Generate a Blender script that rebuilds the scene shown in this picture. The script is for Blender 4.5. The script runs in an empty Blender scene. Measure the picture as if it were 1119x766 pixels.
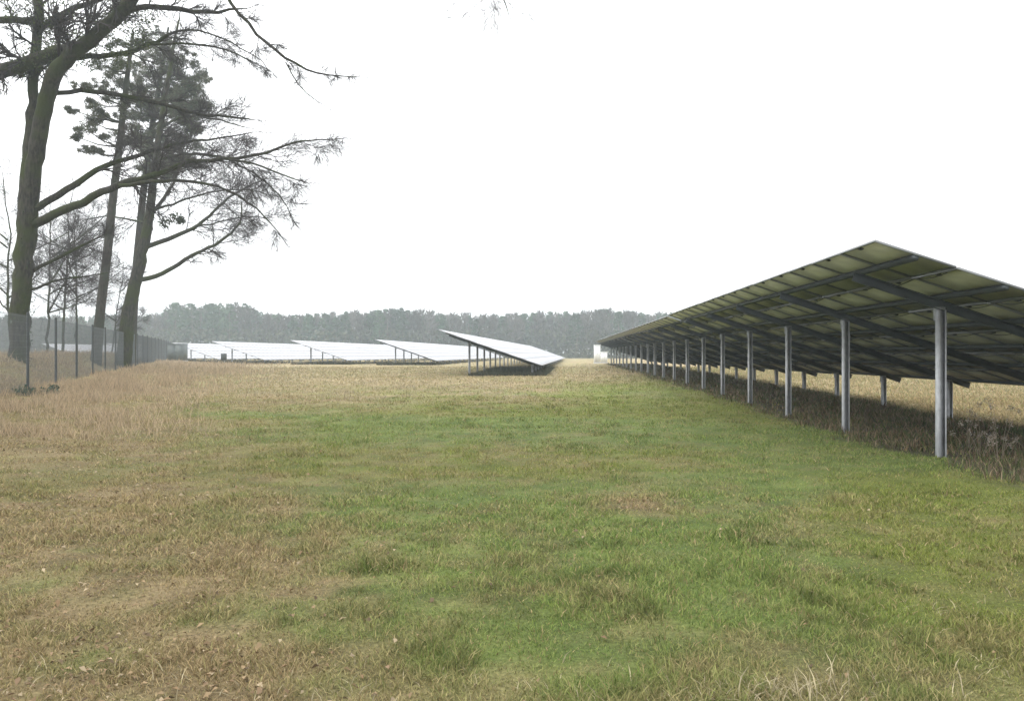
import bpy, math, random
import numpy as np
from mathutils import Vector, Matrix

random.seed(7)
rng = np.random.default_rng(11)
C = bpy.context.scene
COL = C.collection
R = math.radians

# ------------------------------------------------------------------ camera, sky, sun, exposure
EYE = 1.6
FPX, CU, HZ = 850.0, 559.5, 387.0          # focal length in photo pixels, centre column, horizon row
cam_d = bpy.data.cameras.new('camera')
cam = bpy.data.objects.new('camera', cam_d)
COL.objects.link(cam)
cam_d.sensor_width = 36.0
cam_d.lens = FPX / 1119 * 36.0
cam_d.shift_y = 4.0 / 1119
cam_d.clip_start = 0.05
cam_d.clip_end = 3000
cam.location = (0, 0, EYE)
cam.rotation_euler = (R(90), 0, 0)
C.camera = cam

SUN_EL, SUN_AZ = R(46), R(252)              # azimuth clockwise from +Y (away from the camera)
world = bpy.data.worlds.new('World')
C.world = world
world.use_nodes = True
nt = world.node_tree
nt.nodes.clear()
sky = nt.nodes.new('ShaderNodeTexSky')
sky.sky_type = 'NISHITA'
sky.sun_disc = False
sky.sun_elevation = SUN_EL
sky.sun_rotation = SUN_AZ
sky.dust_density = 4.0
hsv = nt.nodes.new('ShaderNodeHueSaturation')
hsv.inputs['Saturation'].default_value = 0.10
mixw = nt.nodes.new('ShaderNodeMixRGB')     # the cloud layer evens the clear sky out
mixw.inputs['Fac'].default_value = 0.80
# overcast cloud cover: about two and a half times brighter overhead than at the horizon
tcw = nt.nodes.new('ShaderNodeTexCoord')
sepw = nt.nodes.new('ShaderNodeSeparateXYZ')
nt.links.new(tcw.outputs['Generated'], sepw.inputs[0])
rampw = nt.nodes.new('ShaderNodeMapRange')
rampw.inputs['From Min'].default_value = 0.0
rampw.inputs['From Max'].default_value = 1.0
rampw.inputs['To Min'].default_value = 8.2
rampw.inputs['To Max'].default_value = 21.0
nt.links.new(sepw.outputs['Z'], rampw.inputs['Value'])
combw = nt.nodes.new('ShaderNodeMixRGB')
combw.blend_type = 'MULTIPLY'
combw.inputs['Fac'].default_value = 1.0
combw.inputs['Color2'].default_value = (0.985, 1.0, 1.02, 1)
nt.links.new(rampw.outputs[0], combw.inputs['Color1'])
nt.links.new(combw.outputs[0], mixw.inputs['Color2'])
bg = nt.nodes.new('ShaderNodeBackground')
bg.inputs['Strength'].default_value = 0.12
wo = nt.nodes.new('ShaderNodeOutputWorld')
nt.links.new(sky.outputs[0], hsv.inputs['Color'])
nt.links.new(hsv.outputs[0], mixw.inputs['Color1'])
nt.links.new(mixw.outputs[0], bg.inputs['Color'])
nt.links.new(bg.outputs[0], wo.inputs['Surface'])

sun_d = bpy.data.lights.new('sun', 'SUN')
sun_d.energy = 1.1
sun_d.angle = R(20)
sun_d.color = (1.0, 0.97, 0.92)
sun = bpy.data.objects.new('sun', sun_d)
COL.objects.link(sun)
sdir = Vector((math.sin(SUN_AZ) * math.cos(SUN_EL), math.cos(SUN_AZ) * math.cos(SUN_EL), math.sin(SUN_EL)))
sun.rotation_euler = (-sdir).to_track_quat('-Z', 'Y').to_euler()

C.view_settings.view_transform = 'Standard'
C.view_settings.look = 'None'
C.view_settings.gamma = 1.0
C.view_settings.use_curve_mapping = False
C.view_settings.exposure = 0.74
C.render.engine = 'CYCLES'
C.cycles.use_denoising = True
C.cycles.max_bounces = 6
C.cycles.diffuse_bounces = 3
C.cycles.glossy_bounces = 2
C.cycles.volume_bounces = 2
C.cycles.transparent_max_bounces = 8


# ------------------------------------------------------------------ helpers
def tag(o, label=None, cat=None, group=None, kind=None):
    if label: o['label'] = label
    if cat: o['category'] = cat
    if group: o['group'] = group
    if kind: o['kind'] = kind
    return o


def empty(name, loc=(0, 0, 0), rz=0.0):
    o = bpy.data.objects.new(name, None)
    o.empty_display_size = 0.3
    o.location = loc
    o.rotation_euler = (0, 0, rz)
    COL.objects.link(o)
    return o


def P(u, y, Z):
    """the point at distance Z that the survey of the photograph puts on column u, row y"""
    return np.array([(u - CU) / FPX * Z, Z, EYE + (HZ - y) / FPX * Z])


class MB:
    """collects vertices and faces (with a material slot and a colour per vertex)"""
    def __init__(self):
        self.v, self.f, self.c, self.mi, self.n = [], [], [], [], 0

    def add(self, verts, faces, col=None, mi=0):
        verts = np.asarray(verts, float).reshape(-1, 3)
        faces = np.asarray(faces, int)
        self.v.append(verts)
        self.f.append(faces + self.n)
        self.mi.append(np.full(len(faces), mi, int))
        if col is None:
            col = np.ones((len(verts), 3)) * 0.5
        col = np.asarray(col, float)
        if col.ndim == 1:
            col = np.repeat(col[None, :], len(verts), 0)
        self.c.append(col)
        self.n += len(verts)

    def box(self, lo, hi, col=None, mi=0, M=None, bottom_mi=None):
        x0, y0, z0 = lo
        x1, y1, z1 = hi
        v = np.array([(x0, y0, z0), (x1, y0, z0), (x1, y1, z0), (x0, y1, z0),
                      (x0, y0, z1), (x1, y0, z1), (x1, y1, z1), (x0, y1, z1)], float)
        if M is not None:
            v = v @ M[:3, :3].T + M[:3, 3]
        f = [(0, 3, 2, 1), (4, 5, 6, 7), (0, 1, 5, 4), (1, 2, 6, 5), (2, 3, 7, 6), (3, 0, 4, 7)]
        self.add(v, f, col, mi)
        if bottom_mi is not None:
            self.mi[-1][0] = bottom_mi

    def tube(self, pts, rad, n=6, col=None, mi=0, cap=True):
        pts = np.asarray(pts, float)
        k = len(pts)
        rad = np.broadcast_to(np.asarray(rad, float), (k,))
        t = np.gradient(pts, axis=0)
        t /= np.linalg.norm(t, axis=1)[:, None] + 1e-9
        ref = np.array([0.31, 0.87, 0.38]) if abs(t[0] @ np.array([0.31, 0.87, 0.38])) < 0.9 else np.array([1.0, 0, 0])
        a = np.cross(t, ref)
        a /= np.linalg.norm(a, axis=1)[:, None] + 1e-9
        b = np.cross(t, a)
        ang = np.arange(n) * 2 * math.pi / n
        ring = (a[:, None, :] * np.cos(ang)[None, :, None] + b[:, None, :] * np.sin(ang)[None, :, None])
        v = (pts[:, None, :] + ring * rad[:, None, None]).reshape(-1, 3)
        i = np.arange(k - 1)[:, None] * n
        j = np.arange(n)[None, :]
        j2 = (j + 1) % n
        f = np.stack([i + j, i + j2, i + n + j2, i + n + j], -1).reshape(-1, 4)
        self.add(v, f, col, mi)

    def build(self, name, mats, parent=None, smooth=False):
        V = np.concatenate(self.v)
        me = bpy.data.meshes.new(name)
        me.vertices.add(len(V))
        me.vertices.foreach_set('co', V.astype(np.float32).ravel())
        loops = np.concatenate([f.ravel() for f in self.f])
        tot = np.concatenate([np.full(len(f), f.shape[1], int) for f in self.f])
        start = np.concatenate([[0], np.cumsum(tot)[:-1]])
        me.loops.add(len(loops))
        me.loops.foreach_set('vertex_index', loops.astype(np.int32))
        me.polygons.add(len(tot))
        me.polygons.foreach_set('loop_start', start.astype(np.int32))
        me.polygons.foreach_set('loop_total', tot.astype(np.int32))
        me.polygons.foreach_set('material_index', np.concatenate(self.mi).astype(np.int32))
        if smooth:
            me.polygons.foreach_set('use_smooth', np.ones(len(tot), bool))
        at = me.color_attributes.new('Col', 'FLOAT_COLOR', 'POINT')
        c = np.concatenate(self.c)
        at.data.foreach_set('color', np.concatenate([c, np.ones((len(c), 1))], 1).astype(np.float32).ravel())
        if not isinstance(mats, (list, tuple)):
            mats = [mats]
        for m in mats:
            me.materials.append(m)
        me.update(calc_edges=True)
        o = bpy.data.objects.new(name, me)
        COL.objects.link(o)
        if parent is not None:
            o.parent = parent
        return o


def copy_tree(o, parent=None):
    c = o.copy()
    COL.objects.link(c)
    if parent is not None:
        c.parent = parent
        c.matrix_parent_inverse = o.matrix_parent_inverse.copy()
    for ch in o.children:
        copy_tree(ch, c)
    return c


def vnoise(x, y, seed=0):
    x = np.asarray(x, float)
    y = np.asarray(y, float)
    xi, yi = np.floor(x).astype(np.int64), np.floor(y).astype(np.int64)
    fx, fy = x - xi, y - yi
    fx, fy = fx * fx * (3 - 2 * fx), fy * fy * (3 - 2 * fy)

    def h(a, b):
        n = (a * 374761393 + b * 668265263 + seed * 974711) & 0xFFFFFFFF
        n = ((n ^ (n >> 13)) * 1274126177) & 0xFFFFFFFF
        n = (n ^ (n >> 16)) & 0xFFFF
        return n / 65535.0
    return ((h(xi, yi) * (1 - fx) + h(xi + 1, yi) * fx) * (1 - fy)
            + (h(xi, yi + 1) * (1 - fx) + h(xi + 1, yi + 1) * fx) * fy)


def fbm(x, y, scale, seed=0, octv=4):
    s, a, t = 0, 1.0, 0
    for k in range(octv):
        s = s + a * vnoise(np.asarray(x) / scale * 2 ** k + 17.3 * k, np.asarray(y) / scale * 2 ** k - 9.1 * k, seed + k)
        t += a
        a *= 0.55
    return s / t


def sst(e0, e1, x):
    t = np.clip((np.asarray(x, float) - e0) / (e1 - e0), 0, 1)
    return t * t * (3 - 2 * t)


# ------------------------------------------------------------------ materials
def new_mat(name):
    m = bpy.data.materials.new(name)
    m.use_nodes = True
    return m, m.node_tree, m.node_tree.nodes['Principled BSDF']


def mat_plain(name, col, rough=0.6, metal=0.0, noise=0.15, scale=6.0, spec=0.5, bump=0.0):
    m, t, p = new_mat(name)
    p.inputs['Roughness'].default_value = rough
    p.inputs['Metallic'].default_value = metal
    p.inputs['Specular IOR Level'].default_value = spec
    tc = t.nodes.new('ShaderNodeTexCoord')
    n = t.nodes.new('ShaderNodeTexNoise')
    n.inputs['Scale'].default_value = scale
    n.inputs['Detail'].default_value = 5
    t.links.new(tc.outputs['Object'], n.inputs['Vector'])
    r = t.nodes.new('ShaderNodeValToRGB')
    r.color_ramp.elements[0].position = 0.3
    r.color_ramp.elements[1].position = 0.7
    r.color_ramp.elements[0].color = (*[c * (1 - noise) for c in col], 1)
    r.color_ramp.elements[1].color = (*[min(1, c * (1 + noise)) for c in col], 1)
    t.links.new(n.outputs['Fac'], r.inputs['Fac'])
    t.links.new(r.outputs['Color'], p.inputs['Base Color'])
    if bump:
        b = t.nodes.new('ShaderNodeBump')
        b.inputs['Strength'].default_value = bump
        b.inputs['Distance'].default_value = 0.05
        t.links.new(n.outputs['Fac'], b.inputs['Height'])
        t.links.new(b.outputs[0], p.inputs['Normal'])
    return m


def mat_attr(name, rough=0.7, spec=0.25, noise_scale=None, noise_amt=0.3):
    m, t, p = new_mat(name)
    p.inputs['Roughness'].default_value = rough
    p.inputs['Specular IOR Level'].default_value = spec
    a = t.nodes.new('ShaderNodeAttribute')
    a.attribute_name = 'Col'
    out = a.outputs['Color']
    if noise_scale:
        tc = t.nodes.new('ShaderNodeTexCoord')
        n = t.nodes.new('ShaderNodeTexNoise')
        n.inputs['Scale'].default_value = noise_scale
        n.inputs['Detail'].default_value = 6
        n.inputs['Roughness'].default_value = 0.7
        t.links.new(tc.outputs['Object'], n.inputs['Vector'])
        mr = t.nodes.new('ShaderNodeMapRange')
        mr.inputs['From Min'].default_value = 0.3
        mr.inputs['From Max'].default_value = 0.7
        mr.inputs['To Min'].default_value = 1 - noise_amt
        mr.inputs['To Max'].default_value = 1 + noise_amt
        t.links.new(n.outputs['Fac'], mr.inputs['Value'])
        mx = t.nodes.new('ShaderNodeMixRGB')
        mx.blend_type = 'MULTIPLY'
        mx.inputs['Fac'].default_value = 1
        t.links.new(out, mx.inputs['Color1'])
        t.links.new(mr.outputs[0], mx.inputs['Color2'])
        out = mx.outputs[0]
    t.links.new(out, p.inputs['Base Color'])
    return m


def mat_leaf(name, rough=0.6, trans=0.25):
    m, t, p = new_mat(name)
    p.inputs['Roughness'].default_value = rough
    p.inputs['Specular IOR Level'].default_value = 0.08
    a = t.nodes.new('ShaderNodeAttribute')
    a.attribute_name = 'Col'
    t.links.new(a.outputs['Color'], p.inputs['Base Color'])
    tr = t.nodes.new('ShaderNodeBsdfTranslucent')
    t.links.new(a.outputs['Color'], tr.inputs['Color'])
    mx = t.nodes.new('ShaderNodeMixShader')
    mx.inputs['Fac'].default_value = trans
    t.links.new(p.outputs[0], mx.inputs[1])
    t.links.new(tr.outputs[0], mx.inputs[2])
    t.links.new(mx.outputs[0], t.nodes['Material Output'].inputs['Surface'])
    return m


def mat_bark(name, c0, c1, moss):
    m, t, p = new_mat(name)
    p.inputs['Roughness'].default_value = 0.9
    p.inputs['Specular IOR Level'].default_value = 0.15
    tc = t.nodes.new('ShaderNodeTexCoord')
    mp = t.nodes.new('ShaderNodeMapping')
    mp.inputs['Scale'].default_value = (9, 9, 2.2)
    t.links.new(tc.outputs['Object'], mp.inputs['Vector'])
    n = t.nodes.new('ShaderNodeTexNoise')
    n.inputs['Scale'].default_value = 1.5
    n.inputs['Detail'].default_value = 6
    t.links.new(mp.outputs[0], n.inputs['Vector'])
    r = t.nodes.new('ShaderNodeValToRGB')
    r.color_ramp.elements[0].position = 0.35
    r.color_ramp.elements[1].position = 0.65
    r.color_ramp.elements[0].color = (*c0, 1)
    r.color_ramp.elements[1].color = (*c1, 1)
    t.links.new(n.outputs['Fac'], r.inputs['Fac'])
    n2 = t.nodes.new('ShaderNodeTexNoise')
    n2.inputs['Scale'].default_value = 1.1
    n2.inputs['Detail'].default_value = 4
    t.links.new(tc.outputs['Object'], n2.inputs['Vector'])
    r2 = t.nodes.new('ShaderNodeValToRGB')
    r2.color_ramp.elements[0].position = 0.42
    r2.color_ramp.elements[1].position = 0.6
    t.links.new(n2.outputs['Fac'], r2.inputs['Fac'])
    mx = t.nodes.new('ShaderNodeMixRGB')
    mx.inputs['Color2'].default_value = (*moss, 1)
    t.links.new(r2.outputs['Color'], mx.inputs['Fac'])
    t.links.new(r.outputs['Color'], mx.inputs['Color1'])
    t.links.new(mx.outputs[0], p.inputs['Base Color'])
    b = t.nodes.new('ShaderNodeBump')
    b.inputs['Strength'].default_value = 0.7
    b.inputs['Distance'].default_value = 0.06
    t.links.new(n.outputs['Fac'], b.inputs['Height'])
    t.links.new(b.outputs[0], p.inputs['Normal'])
    return m


M_GROUND = mat_attr('ground_soil_and_moss', 0.95, 0.1, noise_scale=38.0, noise_amt=0.6)
M_BLADE = mat_leaf('grass_blades', 0.6, 0.3)
M_LEAF = mat_leaf('dead_leaves', 0.8, 0.15)
M_FOL = mat_leaf('foliage', 0.7, 0.2)
M_GALV = mat_plain('galvanised_steel', (0.37, 0.38, 0.40), 0.75, 0.0, 0.22, 9.0)
M_STEEL = mat_plain('weathered_steel_beam', (0.045, 0.055, 0.058), 0.7, 0.1, 0.2, 5.0)
M_ALU = mat_plain('aluminium_frame', (0.14, 0.15, 0.15), 0.5, 0.3, 0.08, 8.0)
M_BACK = mat_plain('module_back_sheet', (0.38, 0.385, 0.285), 0.5, 0.0, 0.3, 1.7)
M_BARK = mat_bark('mossy_oak_bark', (0.014, 0.013, 0.011), (0.048, 0.043, 0.033), (0.031, 0.039, 0.012))
M_PBARK = mat_bark('pine_bark', (0.018, 0.016, 0.014), (0.055, 0.046, 0.04), (0.032, 0.036, 0.025))
M_TWIG = mat_plain('twig_bark', (0.04, 0.034, 0.034), 0.9, 0, 0.2, 3.0, 0.15)
M_WHITE = mat_plain('white_enclosure_paint', (0.72, 0.73, 0.72), 0.5, 0, 0.06, 3.0)
M_DARK = mat_plain('dark_green_grey_paint', (0.075, 0.09, 0.09), 0.6, 0, 0.15, 3.0)
M_CONC = mat_plain('concrete', (0.33, 0.32, 0.3), 0.85, 0, 0.15, 5.0)
M_WIRE = mat_plain('galvanised_wire', (0.095, 0.105, 0.11), 0.8, 0.0, 0.1, 3.0, 0.2)
M_FPOST = mat_plain('weathered_fence_post', (0.035, 0.04, 0.04), 0.8, 0.0, 0.2, 4.0)

# dusty module glass: dark cells under dust-filmed glass
M_GLASS, _t, _p = new_mat('dusty_module_glass')
_p.inputs['Base Color'].default_value = (0.20, 0.205, 0.23, 1)
_p.inputs['Roughness'].default_value = 0.38
_p.inputs['Specular IOR Level'].default_value = 0.75
_p.inputs['Coat Weight'].default_value = 0.45
_p.inputs['Coat Roughness'].default_value = 0.3
_tc = _t.nodes.new('ShaderNodeTexCoord')
_n = _t.nodes.new('ShaderNodeTexNoise')
_n.inputs['Scale'].default_value = 0.8
_n.inputs['Detail'].default_value = 4
_r = _t.nodes.new('ShaderNodeValToRGB')
_r.color_ramp.elements[0].color = (0.17, 0.172, 0.19, 1)
_r.color_ramp.elements[1].color = (0.26, 0.26, 0.28, 1)
_t.links.new(_tc.outputs['Object'], _n.inputs['Vector'])
_t.links.new(_n.outputs['Fac'], _r.inputs['Fac'])
_t.links.new(_r.outputs['Color'], _p.inputs['Base Color'])


# ------------------------------------------------------------------ terrain
def fence_x(y):
    return -16.0 - 0.381 * (np.asarray(y, float) - 25.7)


def H0(x, y):
    y = np.asarray(y, float)
    x = np.asarray(x, float)
    g = np.interp(y, [-600, 0, 20, 30, 49, 80, 110, 600], [0, 0, 0.0, 0.10, 0.24, 0.40, 0.48, 0.6])
    s = x - fence_x(y)
    g = g + 0.33 * sst(5, -1, s) + 1.0 * sst(0.2, -2.4, s) * (1 - sst(62, 88, y)) * sst(2, 12, y)   # a bank behind the fence
    return g


def H(x, y):
    return H0(x, y) + 0.07 * (fbm(x, y, 2.2, 3) - 0.5) + 0.16 * (fbm(x, y, 14, 5, 2) - 0.5)


YAW1 = math.atan((610 - CU) / FPX)          # heading of the right-hand row
YAW2 = math.atan((630 - CU) / FPX)          # heading of the rows on the left


def row_x(x, y):
    """distance across the right-hand row (6.08 = its front posts)"""
    return x - y * math.tan(YAW1)


def dryness(x, y):
    """0 = green sward, 1 = dead brown grass"""
    x = np.asarray(x, float)
    y = np.asarray(y, float)
    n1 = fbm(x, y, 3.5, 21, 4) - 0.5
    n2 = fbm(x, y, 0.8, 31, 3) - 0.5
    n3 = fbm(x, y, 9, 41, 3) - 0.5
    n4 = fbm(x, y, 0.22, 51, 3) - 0.5
    bx = 0.15 - 0.46 * (y - 3.6)
    left = sst(1.5, -2.2, (x - bx) / (0.5 + 0.06 * y) * 1.3 + 5.0 * n1)
    far = sst(9, 44, y + 30 * n3 + 22 * n1 + 0.35 * np.maximum(0, -x) - 2.6 * np.maximum(0, row_x(x, y) + 1.0) * (y < 75))
    rightfar = sst(9.6, 10.6, row_x(x, y) + 0.4 * n1)
    patch = 0.9 * np.exp(-(((x - 1.4) / 0.45) ** 2 + ((y - 8.4) / 0.6) ** 2))
    edge = 0.55 * sst(4.4, 3.5, y + 2.6 * n2 + 1.6 * n1)
    d = np.maximum.reduce([0.74 * left, 0.76 * far, rightfar, patch, edge])
    return np.clip(d + 0.7 * n2 + 0.45 * n1 + 0.9 * n4 + 0.11, 0, 1)


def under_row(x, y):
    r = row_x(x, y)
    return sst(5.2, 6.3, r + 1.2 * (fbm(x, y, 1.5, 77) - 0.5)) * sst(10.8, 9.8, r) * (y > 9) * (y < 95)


def sward_colour(x, y, d, var):
    """albedo of the grass at x, y; var is a per-blade random number"""
    g0, g1 = np.array([0.078, 0.102, 0.018]), np.array([0.222, 0.252, 0.060])
    b0, b1 = np.array([0.115, 0.082, 0.040]), np.array([0.385, 0.295, 0.16])
    lush = fbm(x, y, 6, 91, 3)[:, None]
    g = g0 + (g1 - g0) * var[:, None]
    g = g * (1 + 0.35 * (lush - 0.5)) + np.array([-0.018, 0.0, 0.008]) * sst(0.5, 0.65, lush)
    b = b0 + (b1 - b0) * var[:, None]
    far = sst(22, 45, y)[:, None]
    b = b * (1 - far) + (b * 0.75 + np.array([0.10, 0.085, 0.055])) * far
    return np.clip(g * (1 - d[:, None]) + b * d[:, None], 0.01, 0.6)


def nonuni(a, b, n, c, k):
    t = np.linspace(-1, 1, n)
    s = np.sinh(k * t) / math.sinh(k)
    return np.where(s < 0, c + s * (c - a), c + s * (b - c))


gx = nonuni(-480, 480, 360, 0, 6.2)
gy = nonuni(-480, 480, 420, 8, 6.2)
GX, GY = np.meshgrid(gx, gy)
gxf, gyf = GX.ravel(), GY.ravel()
gz = H(gxf, gyf)
gd = dryness(gxf, gyf)
gv = fbm(gxf, gyf, 0.35, 61, 3)
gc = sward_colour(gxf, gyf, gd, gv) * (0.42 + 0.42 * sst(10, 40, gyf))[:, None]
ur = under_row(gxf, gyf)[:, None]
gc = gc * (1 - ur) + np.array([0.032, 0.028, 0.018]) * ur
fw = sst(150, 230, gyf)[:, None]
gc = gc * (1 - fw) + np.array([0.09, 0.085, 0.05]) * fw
mb = MB()
nx, ny = len(gx), len(gy)
ii = (np.arange(ny - 1)[:, None] * nx + np.arange(nx - 1)[None, :]).ravel()
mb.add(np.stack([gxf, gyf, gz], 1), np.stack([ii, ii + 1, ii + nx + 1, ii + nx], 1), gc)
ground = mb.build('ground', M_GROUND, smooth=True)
tag(ground, kind='structure')

# ------------------------------------------------------------------ haze
mh = bpy.data.materials.new('damp_air')
mh.use_nodes = True
th = mh.node_tree
th.nodes.clear()
vo = th.nodes.new('ShaderNodeVolumePrincipled')
vo.inputs['Color'].default_value = (0.83, 0.925, 0.965, 1)
vo.inputs['Density'].default_value = 0.0010
vo.inputs['Anisotropy'].default_value = 0.2
ho = th.nodes.new('ShaderNodeOutputMaterial')
th.links.new(vo.outputs[0], ho.inputs['Volume'])
mb = MB()
mb.box((-490, -490, -1.8), (490, 490, 26))
tag(mb.build('haze', mh), 'thin damp haze over the whole solar field', 'haze', kind='stuff')


# ------------------------------------------------------------------ solar tables
X_HI, Z_HI, X_LO, Z_LO = -1.76, 3.17, 4.84, 0.893
TILT = math.atan((Z_HI - Z_LO) / (X_LO - X_HI))
SLOPE = math.hypot(X_LO - X_HI, Z_HI - Z_LO)
BAY, NB, OVER = 4.1, 5, 1.86
LEN = BAY * (NB - 1) + 2 * OVER
REAR = 4.12
ct, st_ = math.cos(TILT), math.sin(TILT)
# slope frame: s along the slope (0 = high edge), y along the row, n = normal (upward)
MS = np.eye(4)
MS[:3, 0] = (ct, 0, -st_)
MS[:3, 1] = (0, 1, 0)
MS[:3, 2] = (st_, 0, ct)
MS[:3, 3] = (X_HI, 0, Z_HI)
PURL = [0.60, 1.86, 3.05, 4.2, 5.35, 6.72]


def surf_z(x, n=0.0):
    return Z_HI - (x - X_HI) * math.tan(TILT) + n / ct


def part_post(root, x, y, top, bottom, flip=False):
    """a C-section pile: web, two flanges, two lips"""
    m = MB()
    w, dpt, tk = 0.135, 0.09, 0.006
    sgn = -1 if flip else 1
    f, k = y - dpt / 2, y + dpt / 2
    m.box((x - w / 2, k - tk, bottom), (x + w / 2, k, top))                       # web at the back
    m.box((x - w / 2, f + tk, bottom), (x - w / 2 + tk, k - tk, top))             # two flanges
    m.box((x + w / 2 - tk, f + tk, bottom), (x + w / 2, k - tk, top))
    m.box((x - w / 2, f, bottom), (x - w / 2 + 0.052, f + tk, top))               # two lips with the open side between
    m.box((x + w / 2 - 0.020, f, bottom), (x + w / 2, f + tk, top))
    m.box((x - 0.09, y + dpt / 2 + 0.001, top - 0.16), (x + 0.09, y + dpt / 2 + 0.011, top + 0.05))   # head plate
    return m.build('post', M_GALV, root)


def part_rafter(root, y, s0=0.50, s1=6.85):
    m = MB()
    m.box((s0, y + 0.05, -0.245), (s1, y + 0.056, -0.095), M=MS)      # web
    m.box((s0, y - 0.005, -0.102), (s1, y + 0.05, -0.095), M=MS)      # flanges
    m.box((s0, y - 0.005, -0.245), (s1, y + 0.05, -0.238), M=MS)
    return m.build('rafter', M_STEEL, root)


def part_purlin(root, s, length=LEN):
    m = MB()
    m.box((s - 0.045, 0.02, -0.094), (s + 0.045, length - 0.02, -0.035), M=MS)
    return m.build('purlin', M_STEEL, root)


NCOL, NROW = 15, 6
MW, MH = LEN / NCOL, SLOPE / NROW


def module_mesh(m, y0, s0):
    g = 0.012
    m.box((s0 + g, y0 + g, -0.012), (s0 + MH - g, y0 + MW - g, 0.0), mi=0, M=MS, bottom_mi=1)
    for a, b, c, d in ((s0 + g, y0 + g, s0 + MH - g, y0 + g + 0.022), (s0 + g, y0 + MW - g - 0.022, s0 + MH - g, y0 + MW - g),
                       (s0 + g, y0 + g + 0.022, s0 + g + 0.022, y0 + MW - g - 0.022), (s0 + MH - g - 0.022, y0 + g + 0.022, s0 + MH - g, y0 + MW - g - 0.022)):
        m.box((a, b, -0.034), (c, d, -0.0125), mi=2, M=MS)
    # junction box and cable tail under the module
    m.box((s0 + 0.05, y0 + MW / 2 - 0.05, -0.034), (s0 + 0.10, y0 + MW / 2 + 0.05, -0.0125), mi=3, M=MS)


M_JBOX = mat_plain('black_plastic', (0.02, 0.02, 0.022), 0.5, 0, 0.1, 4.0)
MODM = [M_GLASS, M_BACK, M_ALU, M_JBOX]


def structure_parts(root):
    for k in range(NB):
        y = OVER + k * BAY
        part_post(root, 0.0, y, surf_z(0, -0.25), -0.7)
        part_post(root, REAR, y, surf_z(REAR, -0.25), -0.7)
        part_rafter(root, y)
    for s in PURL:
        part_purlin(root, s)


def make_table_full():
    root = empty('solar_panel_table')
    structure_parts(root)
    mesh = None
    for i in range(NCOL):
        for j in range(NROW):
            m = MB()
            if mesh is None:
                module_mesh(m, 0, 0)
                o = m.build('solar_module', MODM, root)
                mesh = o.data
            else:
                o = bpy.data.objects.new('solar_module', mesh)
                COL.objects.link(o)
                o.parent = root
            off = MS[:3, 0] * (j * MH)
            jig = random.uniform(-0.004, 0.004)
            o.location = (off[0], i * MW, off[2] + jig)
    # string cables looped below the module rows
    for s in (1.16, 2.33, 3.49, 4.65, 5.8):
        m = MB()
        y = np.arange(0.25, LEN - 0.2, 0.12)
        n = np.array([-0.045 - 0.09 * abs(math.sin(v * 2.35 + s * 3)) * vnoise(np.array(v * 1.1), np.array(s), 3) for v in y])
        pts = np.stack([np.full(len(y), s), y, n], 1) @ MS[:3, :3].T + MS[:3, 3]
        m.tube(pts, 0.009, 4)
        m.build('string_cable', M_JBOX, root)
    return root


def deck_mesh(m):
    for i in range(NCOL):
        for j in range(NROW):
            g = 0.013
            m.box((j * MH + g, i * MW + g, -0.03), ((j + 1) * MH - g, (i + 1) * MW - g, 0.0), mi=0, M=MS, bottom_mi=1)


def make_table_mid():
    root = empty('solar_panel_table')
    structure_parts(root)
    m = MB()
    deck_mesh(m)
    m.build('module_field', MODM, root)
    return root


def make_table_far():
    m = MB()
    deck_mesh(m)
    for k in range(NB):
        y = OVER + k * BAY
        for x in (0.0, REAR):
            m.box((x - 0.07, y - 0.04, -0.7), (x + 0.07, y + 0.04, surf_z(x, -0.1)), mi=2)
        m.box((0.5, y - 0.03, -0.2), (6.85, y + 0.03, -0.04), mi=3, M=MS)
    return m.build('solar_panel_table', [M_GLASS, M_BACK, M_GALV, M_STEEL])


def place_table(o, xhi, z, yaw, dz=0.0):
    """xhi: where the high edge would pass the camera; z: distance of the near end"""
    xp = xhi - X_HI
    o.location = (xp + z * math.tan(yaw), z, dz)
    o.rotation_euler = (0, 0, -yaw)


full = make_table_full()
GR = 'tables of the long raised row on the right'
RL = ['nearest raised solar table on the right, olive underside, tall front posts',
      'second solar table of the right row, starting behind the small step in the roof line',
      'third solar table of the right row, dark and foreshortened',
      'farthest solar table of the right row, ending beside the white cabinets']
for k in range(4):
    o = full if k == 0 else copy_tree(full)
    place_table(o, 4.32, 10.5 + k * (LEN + 0.05), YAW1, 0.0 if k == 0 else -0.05)
    tag(o, RL[k], 'solar table', GR)

mid = make_table_mid()
far = make_table_far()
GL = 'solar tables of the rows across the field'
ROWS = [(-8.76, 49.0, 5, 'first row left of the grass lane'), (-21.5, 83.0, 4, 'second row from the grass lane'),
        (-32.1, 87.0, 4, 'third row from the grass lane'), (-44.2, 94.0, 4, 'fourth row from the grass lane'),
        (-56.2, 108.0, 3, 'fifth row, starting beside the dark kiosk'), (-68.5, 113.0, 3, 'sixth row, seen through the fence by the leaning trunks'),
        (-80.5, 117.0, 3, 'seventh row, seen through the fence near the big tree')]
ORD = ['pale near end table', 'second table', 'third table', 'fourth table', 'last table']
used_mid = used_far = False
for (xh, z0, n, desc) in ROWS:
    for k in range(n):
        if k == 0:
            o = copy_tree(mid) if used_mid else mid
            used_mid = True
        else:
            o = far.copy() if used_far else far
            if used_far:
                COL.objects.link(o)
            used_far = True
        place_table(o, xh, z0 + k * (LEN + 0.06), YAW2, 0.0)
        tag(o, f'{ORD[k]} of the {desc}', 'solar table', GL)


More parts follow.
